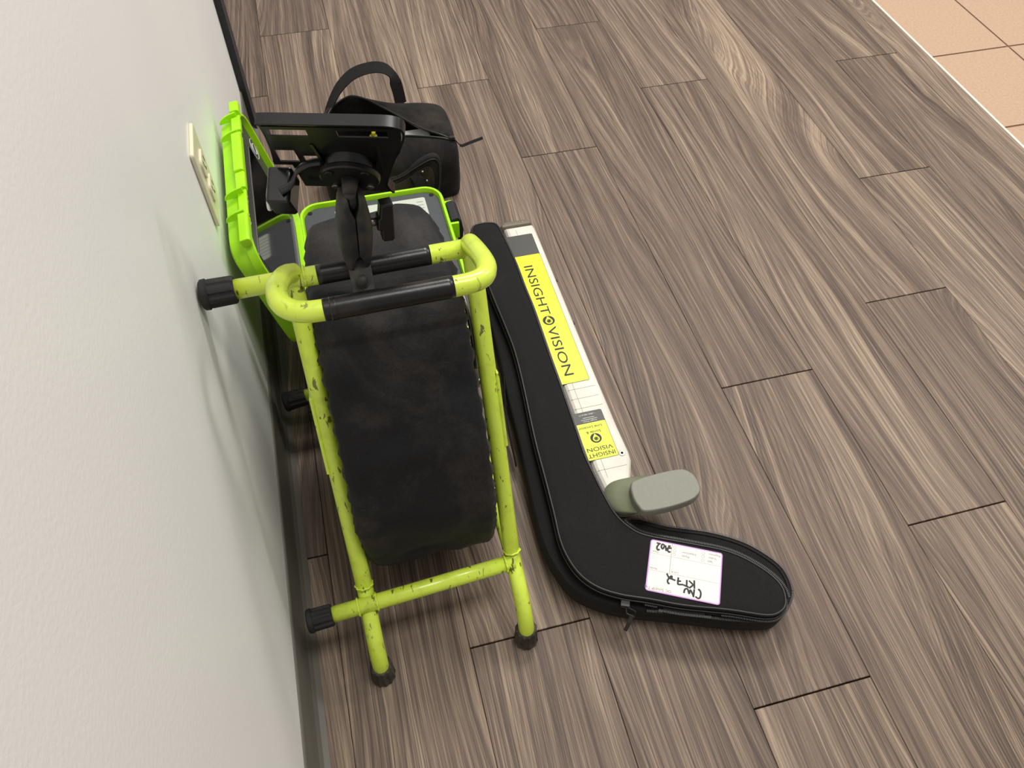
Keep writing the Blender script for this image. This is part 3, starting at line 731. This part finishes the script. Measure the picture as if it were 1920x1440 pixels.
# strap: a webbing arch rising from the bag
sp = [(.127, 1.475, .104), (.1300, 1.489, .118), (.146, 1.489, .150), (.166, 1.489, .178), (.194, 1.489, .2005), (.227, 1.489, .2095), (.254, 1.489, .207), (.271, 1.489, .194), (.2785, 1.489, .172), (.283, 1.489, .148), (.286, 1.489, .118)]
wd = [(0, 1, .1)] * 11
mb = MB(); Q = cat(sp, 5)
W_ = []
for k, p in enumerate(Q):
    t = k / (len(Q) - 1)
    W_.append(V((.15 + .5 * max(0, (t - .72) / .28), .85, .35 + 1.2 * (1 - min(1, t / .5)) * .5)) if t < .72 else V((.9, .35, .1)).lerp(V((.3, .85, .3)), max(0, 1 - (t - .72) / .1)))
mb.strap(Q, W_, .026, .0022); mb.build('carry_strap', M_web, bag, smooth=False)
# pocket with rounded flap seam and webbing loop on the near face
pf = frame((.193, yb0 - .010, .062), (1, 0, 0), (0, .12, 1))
mb = MB(); pk = [(-.03, -.048), (.118, -.048), (.134, -.02), (.140, .020), (.138, .048), (.122, .056), (.09, .043), (.05, .024), (-.02, .012)]
plate(mb, [(p.x, p.y) for p in cat([V((a, b, 0)) for a, b in pk], 4, closed=True)], -.016, .004, pf, .004); mb.build('pocket', M_bag, bag, smooth=True)
mb = MB(); mb.tube([pf @ V((p.x, p.y, .0048)) for p in cat([V((a, b, 0)) for a, b in [(-.02, .008), (.05, .020), (.09, .039), (.120, .051), (.134, .044), (.135, .018), (.129, -.02), (.115, -.044)]], 6)], .0012, 6); mb.build('seam', M_pipe, bag)
mb = MB(); plate(mb, [(p.x, p.y) for p in cat([V((a, b, 0)) for a, b in [(.02, -.002), (.060, .012), (.092, .029), (.112, .036), (.121, .026), (.123, .000), (.116, -.022), (.098, -.030), (.060, -.022), (.025, -.018)]], 4, closed=True)], .0035, .0065, pf, .001); mb.build('pocket_flap', M_bagd, bag)
mb = MB(); mb.strap(cat([pf @ V((.082, .026, .006)), pf @ V((.090, .012, .014)), pf @ V((.093, -.015, .019)), pf @ V((.095, -.038, .014)), pf @ V((.094, -.050, .005))], 5), (1, 0, 0), .021, .002); mb.build('webbing_loop', M_web, bag)
for q in ((.107, .006), (.100, .028)):
    mb = MB(); mb.cyl(pf @ V((q[0], q[1], .006)), pf @ V((q[0], q[1], .0088)), .0028, .002, n=12); mb.build('rivet', M_silver, bag, smooth=True)
mb = MB(); mb.box((.366, 1.340, .1245), (.005, .0035, .003)); mb.tube([(.369, 1.339, .124), (.376, 1.335, .115), (.382, 1.333, .108)], .0012, 8)
mb.strap([(.381, 1.3335, .109), (.385, 1.333, .107), (.405, 1.338, .109), (.431, 1.345, .110)], (0, .4, .9), .006, .0016); mb.build('zipper_pull', M_pipe, bag)
done(bag)
# things glimpsed inside the tool bag
cn = thing('device_in_bag', 'glossy white device lying inside the open black tool bag', 'device', (.27, 1.40, .012))
mb = MB(); plate(mb, rrect(.300, 1.392, .030, .022, .006), .013, .105, None, .003); mb.build('housing', plain('gloss_white', srgb(235, 235, 235), .2, .5), cn); done(cn)
cn = thing('yellow_plug', 'small yellow plug deep inside the open black tool bag', 'plug', (.215, 1.43, .012))
mb = MB(); mb.cyl((.215, 1.43, .0125), (.215, 1.44, .085), .008, .008, n=14); mb.cyl((.215, 1.44, .085), (.217, 1.441, .094), .005, .004, n=12); mb.build('plug_body', plain('yellow_plastic', srgb(190, 180, 40), .4, .4), cn, smooth=True); done(cn)

# ------------------------------------------------------------------ long bag of the locator
LB = thing('locator_bag', 'long hockey-stick shaped black nylon bag, unzipped, flat on the floor', 'bag', (.40, .6, 0))
inner = [(.4154, 1.0807), (.4187, 1.025), (.4190, .9642), (.4205, .91), (.4198, .8525), (.4188, .7911), (.4186, .7301), (.4181, .6871), (.4170, .6294), (.4160, .5858), (.4192, .5455), (.4227, .5123), (.4285, .4800), (.4400, .4560)]
lobin = [(.4600, .4360), (.5146, .4093), (.5691, .381), (.6034, .3471), (.6190, .316), (.6140, .2900), (.6000, .2790), (.5779, .2790)]
outl = [(.5315, .2985), (.4717, .3205), (.43, .3400), (.3932, .3560), (.3652, .3743), (.3464, .3980), (.3366, .4267), (.3335, .4577), (.3370, .5023), (.3405, .5600), (.3435, .6194), (.3475, .6679), (.3545, .7421), (.3588, .8125), (.3570, .8723), (.3530, .9454), (.3505, 1.03), (.3510, 1.10)]
cap = [(.3558, 1.1277), (.3673, 1.1390), (.3926, 1.1392), (.4100, 1.1270)]
top2 = [(p.x, p.y) for p in cat([V((a, b, 0)) for a, b in cap + inner + lobin + outl], 4, closed=True)]
top2 = ccw(top2)
side = outl[::-1]
body_in = [(.4195, 1.09), (.4210, 1.00), (.4215, .90), (.4210, .80), (.4205, .70), (.4200, .60), (.4190, .545), (.4230, .500), (.4420, .4760)]
body_lobe = [(.4640, .4710), (.5030, .4490), (.5560, .4270), (.5960, .4030), (.6225, .3770), (.6415, .3450), (.6400, .3100), (.6220, .2880), (.6000, .2760)]
body_out = [(.5710, .2800), (.5320, .2920), (.4643, .3180), (.4004, .3420), (.3617, .3640), (.3345, .3900), (.3190, .4300), (.3130, .4750), (.3160, .5440), (.3235, .6350), (.3290, .7369), (.3370, .8400), (.3400, .93), (.3440, 1.02), (.3480, 1.10)]
body2 = ccw([(p.x, p.y) for p in cat([V((a, b, 0)) for a, b in [(.3560, 1.1250), (.3690, 1.1370), (.3930, 1.1370), (.4110, 1.1250)] + body_in + body_lobe + body_out], 4, closed=True)])
mb = MB(); mb.loft([[V((p.x if hasattr(p, 'x') else p[0], p.y if hasattr(p, 'y') else p[1], z)) for p in (inset(body2, d) if d else [V(q) for q in body2])] for z, d in ((.001, .010), (.004, .004), (.012, .001), (.030, 0), (.044, .001), (.0465, .003), (.0470, .007))])
mb.build('bag_body', M_nylon, LB, bevel=0, smooth=False)
mb = MB(); mb.loft([[V((q[0], q[1], z)) for q in inset(top2, d)] for z, d in ((.0475, .0045), (.056, .0022), (.064, .0010), (.0665, 0), (.0680, .003), (.0690, .008), (.0697, .014))])
lidp = mb.build('bag_lid', M_nylon, LB, bevel=0)
def ringtube(poly, z, d, r, name, m, a=0, b=None):
    q = inset(poly, d); q = q[a:b] if b is not None else q
    mb = MB(); mb.tube([V((p[0], p[1], z)) for p in q], r, 8, closed=(b is None)); return mb.build(name, m, LB, smooth=True)
ringtube(top2, .0682, .0022, .0017, 'piping', M_pipe)
ringtube(top2, .0600, -.0004, .0013, 'piping', M_pipe)
def teeth(poly, z, d, name='zipper_teeth', cond=lambda p: True, step=.0022):
    q = [V((p[0], p[1], 0)) for p in inset(poly, d)]; q.append(q[0]); mb = MB(); acc = 0
    for i in range(len(q) - 1):
        a, b = q[i], q[i + 1]; L = (b - a).length
        if L < 1e-6: continue
        t = (b - a) / L; s = step - acc
        while s < L:
            p = a + t * s
            if cond(p):
                R = Matrix((t, V((-t.y, t.x, 0)), V((0, 0, 1)))).transposed(); mb.box((p.x, p.y, z), (.0006, .0017, .0008), R)
            s += step
        acc = (acc + L) % step
    o = mb.build(name, M_zip, LB); o['kind'] = 'stuff'; return o
def tape(poly, z, d, w, cond, name='zipper_tape'):
    """flat tape along a closed outline; every unbroken run is a part of its own"""
    q0 = inset(poly, d); q1 = inset(poly, d + w); n = len(q0)
    ok = [cond(V((q0[i][0], q0[i][1], 0))) and cond(V((q0[(i + 1) % n][0], q0[(i + 1) % n][1], 0))) for i in range(n)]
    st_ = next((i for i in range(n) if not ok[i]), 0); mb = MB()
    for k in range(1, n + 1):
        i = (st_ + k) % n; j = (i + 1) % n
        if ok[i]:
            mb.add([(q0[i][0], q0[i][1], z), (q0[j][0], q0[j][1], z), (q1[j][0], q1[j][1], z + .001), (q1[i][0], q1[i][1], z + .001), (q0[i][0], q0[i][1], z - .0015), (q0[j][0], q0[j][1], z - .0015), (q1[j][0], q1[j][1], z - .0015), (q1[i][0], q1[i][1], z - .0015)], [(0, 1, 2, 3), (7, 6, 5, 4), (0, 4, 5, 1), (3, 2, 6, 7), (1, 5, 6, 2), (0, 3, 7, 4)])
        elif mb.v: mb.build(name, M_tape, LB); mb = MB()
    if mb.v: mb.build(name, M_tape, LB)
opens = lambda p: (p.x > .405 and p.y > .40) or p.x > .41 and not (p.x < .425 and p.y < .36)
teeth(top2, .0580, -.0072, cond=lambda p: opens(p) and p.y < .50 and p.y > .30 and p.x > .44)
teeth(top2, .0565, -.0022, cond=lambda p: opens(p) and not (p.y < .50 and p.y > .30 and p.x > .44))
tape(top2, .0560, -.0085, .0100, lambda p: opens(p) and p.y < .50 and p.y > .30 and p.x > .44)
teeth(top2, .0535, .0000, cond=lambda p: False if p.y > .37 else opens(p))
tape(top2, .0560, -.0012, .004, opens)
teeth(body2, .0490, .0012, cond=lambda p: opens(p) and p.y < .50)
tape(body2, .0478, .0015, .006, lambda p: opens(p) and p.y < .52)
mb = MB(); mb.box((.398, .3475, .0555), (.006, .004, .004), Matrix.Rotation(-.4, 3, 'Z')); mb.tube([(.400, .343, .056), (.410, .335, .052), (.406, .329, .049), (.397, .336, .051), (.398, .343, .055)], .0012, 8)
mb.strap([(.404, .333, .050), (.399, .326, .042), (.392, .320, .030)], (.8, -.4, .3), .0055, .0016); mb.build('zipper_pull', M_pipe, LB)
# small sling buckle strap on the far side wall
mb = MB(); mb.strap(cat([(.3345, .78, .043), (.3260, .74, .036), (.3190, .70, .030), (.3160, .66, .026), (.3135, .62, .022)], 5), (0, .2, 1), .012, .002); mb.build('side_strap', M_web, LB)
# sticker
SF = frame((.5561, .3795, .0700), (-.894, .448, 0), (-.448, -.894, 0))
SW, SH = .1036, .0790
st = MB(); plate(st, rrect(SW / 2, SH / 2, SW / 2, SH / 2, .004), .0000, .00030, SF); st_o = st.build('sticker_border', M_purple, LB)
st_o['label'] = 'purple border of the white paper tag'
st = MB(); plate(st, rrect(SW / 2, SH / 2, SW / 2 - .0017, SH / 2 - .0017, .0025), .0003, .00042, SF); stk = st.build('sticker', M_paper, LB); stk['label'] = 'white paper tag with printed fields and black handwriting'
Z1 = .00045
def sline(mb, a, b, w=.0003):
    a = V((a[0] * SW, a[1] * SH, 0)); b = V((b[0] * SW, b[1] * SH, 0)); t = (b - a).normalized(); n = V((-t.y, t.x, 0)) * w / 2
    mb.add([SF @ (p + V((0, 0, z))) for z in (Z1 - .0001, Z1 + .00005) for p in (a - n, b - n, b + n, a + n)], [(0, 3, 2, 1), (4, 5, 6, 7), (0, 1, 5, 4), (1, 2, 6, 5), (2, 3, 7, 6), (3, 0, 4, 7)])
for a_, b_, w_l in (((.02, .60), (.98, .60), .0003), ((.02, .27), (.98, .27), .0003), ((.70, .02), (.70, .60), .0005)):
    mb = MB(); sline(mb, a_, b_, w_l); mb.build('ruled_line', M_greyp, stk)
def st_text(s, u, v, size, m=M_greyp): text(s, size, SF @ Matrix.Translation((u * SW, v * SH, Z1)), m, stk, 'lettering', 1, 'LEFT', .00005)
st_text('360', .13, .195, .0048); st_text('Video', .08, .125, .0048); st_text('Rephoto', .03, .055, .0048)
st_text('Fluids', .45, .195, .0048); st_text('Inspection', .36, .125, .0048)
st_text('Lot #', .58, .545, .0044); st_text('Notes', .87, .545, .0044); st_text('Date', .875, .215, .0044); st_text('OC Schd/IP Tag', .65, .915, .0058)
for u, vv in ((.265, .215), (.265, .145), (.265, .075), (.66, .215), (.66, .145), (.66, .075)):
    circ(SF @ Matrix.Translation((u * SW, vv * SH, Z1)), .0020, .00018, M_greyp, stk, 'tick_circle')
def ink(strokes, w=.0025, name='handwriting'):
    mb = MB()
    for s in strokes:
        pts = cat([V((a * SW, b * SH, 0)) for a, b in s], 6) if len(s) > 2 else [V((a * SW, b * SH, 0)) for a, b in s]
        mb.tube([SF @ (p + V((0, 0, Z1 + .0001))) for p in pts], 1, 8, flat=(.0002, w / 2), ref=(0, 0, 1))
    return mb.build(name, M_marker, stk)
ink([[(.33, .93), (.29, .955), (.265, .92), (.262, .84), (.285, .79), (.30, .80)], [(.355, .95), (.35, .80)], [(.355, .93), (.40, .83), (.415, .90), (.44, .82), (.475, .84), (.485, .91)],
     ])
ink([[(.35, .79), (.36, .635)], [(.42, .80), (.365, .72)], [(.37, .72), (.43, .66)], [(.425, .785), (.50, .76)], [(.455, .775), (.46, .655)], [(.50, .755), (.565, .77), (.575, .745), (.575, .64)], [(.535, .70), (.59, .715)],
     [(.610, .708), (.664, .695)], [(.685, .78), (.70, .79), (.715, .74), (.69, .67), (.665, .64), (.665, .69), (.70, .68), (.735, .61)]])
ink([[(.715, .17), (.735, .19), (.755, .15), (.74, .08), (.72, .07), (.755, .07)], [(.775, .18), (.79, .07)], [(.815, .13), (.805, .08), (.835, .06), (.845, .12), (.825, .15), (.81, .12)],
     [(.865, .17), (.89, .19), (.905, .14), (.88, .07), (.865, .06), (.915, .055)], [(.705, .10), (.78, .13)]])
done(LB)

# ------------------------------------------------------------------ line locator
LO = thing('line_locator', 'long off-white line locator with a lime label and grey-green handle, beside its black bag', 'locator', (.455, .8, 0))
ZT = .0465
loc = [(.4245, 1.1400), (.4845, 1.1400), (.4868, 1.128), (.4874, 1.08), (.4878, 1.00), (.4884, .87), (.4894, .745), (.4908, .640), (.4928, .590), (.4915, .574), (.4760, .535), (.4560, .500), (.4300, .520), (.4255, .57), (.4252, .70), (.4250, .90)]
lp2 = ccw(loc)
mb = MB(); mb.loft([[V((q[0], q[1], z)) for q in (inset(lp2, d) if d else [V(p) for p in lp2])] for z, d in ((.0015, .004), (.006, 0), (.034, 0), (.040, .0012), (.0445, .0042), (ZT, .0085))])
mb.build('body', M_white, LO, bevel=0)
mb = MB(); mb.loft([[V((q[0], q[1], z)) for q in inset(ccw([(.4200, 1.1405), (.4200, 1.150), (.427, 1.1590), (.475, 1.1590), (.4838, 1.150), (.4842, 1.1405)]), d)] for z, d in ((.002, .003), (.006, 0), (.038, 0), (.044, .003), (.0455, .006))])
mb.build('end_cap', M_capg, LO, bevel=.0004)
for x in (.430, .4655):
    mb = MB(); mb.cyl((x, 1.1500, .0450), (x, 1.1500, .0462), .0024, .0018, n=14); mb.build('screw', M_steel, LO, smooth=True)
for y in (.985, .875, .735):
    mb = MB(); mb.cyl((.4860, y, .036), (.4902, y, .037), .0034, n=14); mb.build('side_peg', M_labg, LO)
for c_, h_ in [((.455, y, ZT + .0001), (.0245, .00022, .00012)) for y in (.7255, .7055, .6855, .565)] + [((.4425, .65, ZT + .0001), (.00022, .10, .00012)), ((.446, 1.115, ZT + .0001), (.00022, .012, .00012))]:
    mb = MB(); mb.box(c_, h_); mb.build('seam_line', M_seam, LO)
def lab(poly, z, m, name): mb = MB(); plate(mb, poly, z, z + .0002, None); return mb.build(name, m, LO)
lab(rrect(.4440, .9250, .0305, .1860, .003), ZT, M_ink, 'label_border')
L1_ = lab(rrect(.4440, .8965, .0298, .1568, .002), ZT + .0003, M_lab, 'lime_label'); L1_['label'] = 'lime yellow label printed with large dark lettering'
lab(rrect(.4440, 1.0822, .0298, .0284, .003), ZT + .0003, M_labg, 'label_block')
T1 = ZT + .00065
text('INSIGHT', .0242, frame((.4350, 1.0275, T1), (0, -1, 0), (1, 0, 0)), M_ink, L1_, 'lettering', fit=.1290)
text('VISION', .0242, frame((.4350, .8680, T1), (0, -1, 0), (1, 0, 0)), M_ink, L1_, 'lettering', fit=.1120)
emblem(frame((.4435, .8835, T1 - .0001), (0, -1, 0), (1, 0, 0)) @ Matrix.Rotation(math.pi / 2, 4, 'Z'), .0108, M_ink, M_lab, L1_)
lab(rrect(.4480, .6310, .0255, .0462, .003), ZT, M_ink, 'label_border')
L2_ = lab(rrect(.4480, .6200, .0248, .0346, .002), ZT + .0003, M_lab, 'lime_label'); L2_['label'] = 'small lime label with upside-down lettering and emblem'
L3_ = lab(rrect(.4480, .6660, .0248, .0106, .002), ZT + .0003, M_labg, 'label_block')
def lt(s, x, y, size, m, w, par_): text(s, size, frame((x, y, T1), (-1, 0, 0), (0, -1, 0)), m, par_, 'lettering', fit=w)
lt('INSIGHT', .4705, .5965, .0105, M_ink, .0460, L2_); lt('VISION', .4690, .6075, .0105, M_ink, .0430, L2_)
lt('Sonde &', .4600, .6385, .0066, M_ink, .0250, L2_); lt('Line Locator', .4650, .6480, .0066, M_ink, .0400, L2_)
lt('Insight Vision', .4600, .6590, .0042, M_inkl, .0230, L3_); lt('1 (800) 488-8177', .4610, .6725, .0038, M_inkl, .0280, L3_)
for y_, dx_ in ((.6615, .014), (.6650, .010)):
    mb = MB(); mb.box((.448, y_, T1), (dx_, .0004, .00006)); mb.build('print_line', M_inkl, L3_)
emblem(frame((.4475, .6240, T1 - .0001), (-1, 0, 0), (0, -1, 0)) @ Matrix.Rotation(math.pi, 4, 'Z'), .0092, M_ink, M_lab, L2_)
mb = MB(); mb.cyl((.4790, .5870, ZT - .003), (.4790, .5870, ZT + .0009), .0052, n=20); mb.build('screw', M_steel, LO, smooth=False, bevel=.0004)
mb = MB(); mb.cyl((.4790, .5870, ZT), (.4790, .5870, ZT + .0012), .0022, n=6); mb.build('screw_recess', M_dark, LO)
# angled handle block: white foot, olive neck, grey-green pad
def ring(pts, z, n=6): return [V((p.x, p.y, z)) for p in cat([V((a, b, 0)) for a, b in pts], n, closed=True)]
f0 = [(.4235, .5150), (.4330, .5275), (.4560, .5360), (.5000, .5290), (.5240, .5150), (.5260, .4950), (.5170, .4800), (.4800, .4750), (.4440, .4770), (.4280, .4860), (.4230, .5000)]
def sh(pts, dx, dy, k=1.0, c=(.474, .505)): return [(c[0] + (a - c[0]) * k + dx, c[1] + (b - c[1]) * k + dy) for a, b in pts]
mb = MB(); mb.loft([ring(sh(f0, 0.0015, 0.003, .97), .0475), ring(sh(f0, 0, .001), .050), ring(sh(f0, .001, -.002), .0600), ring(sh(f0, .001, -.002, .98), .0610)]); mb.build('handle_foot', M_white, LO, smooth=False)
pad = [(.4530, .4900), (.4555, .5020), (.4640, .5095), (.5000, .5130), (.5360, .5120), (.5490, .5060), (.5560, .4930), (.5555, .4740), (.5470, .4640), (.5300, .4580), (.4950, .4555), (.4620, .4580), (.4550, .4680), (.4525, .4800)]
f1 = [(.4225, .5150), (.4290, .5260), (.4450, .5330), (.4750, .5330), (.5050, .5290), (.5230, .5180), (.5260, .5000), (.5180, .4820), (.5000, .4770), (.4700, .4735), (.4430, .4740), (.4290, .4830), (.4230, .4940), (.4210, .5050)]
n1_ = len(pad); assert len(f1) == n1_
# align start points: both start left side going over the far side to the right
f1r = f1; pr_ = pad
def mixp(a, b, t): return [(p[0] * (1 - t) + q[0] * t, p[1] * (1 - t) + q[1] * t) for p, q in zip(a, b)]
shp = sh(pad, .002, .001, .95, (.504, .485))
mb = MB(); mb.loft([ring(f1r, .0612), ring(f1r, .0640), ring(mixp(f1r, shp, .45), .0720), ring(mixp(f1r, shp, .85), .0800), ring(mixp(f1r, shp, .9), .0810)]); mb.build('handle_neck', M_olive2, LO, smooth=True)
ctr = (.504, .485)
mb = MB(); mb.loft([ring(sh(pad, 0, 0, .97, ctr), .0800), ring(sh(pad, 0, 0, 1.0, ctr), .0815), ring(sh(pad, 0, 0, 1.0, ctr), .0950), ring(sh(pad, 0, 0, .985, ctr), .0968), ring(sh(pad, 0, 0, .955, ctr), .0980)]); mb.build('handle_pad', M_olive, LO, smooth=False, bevel=.0005)
done(LO)
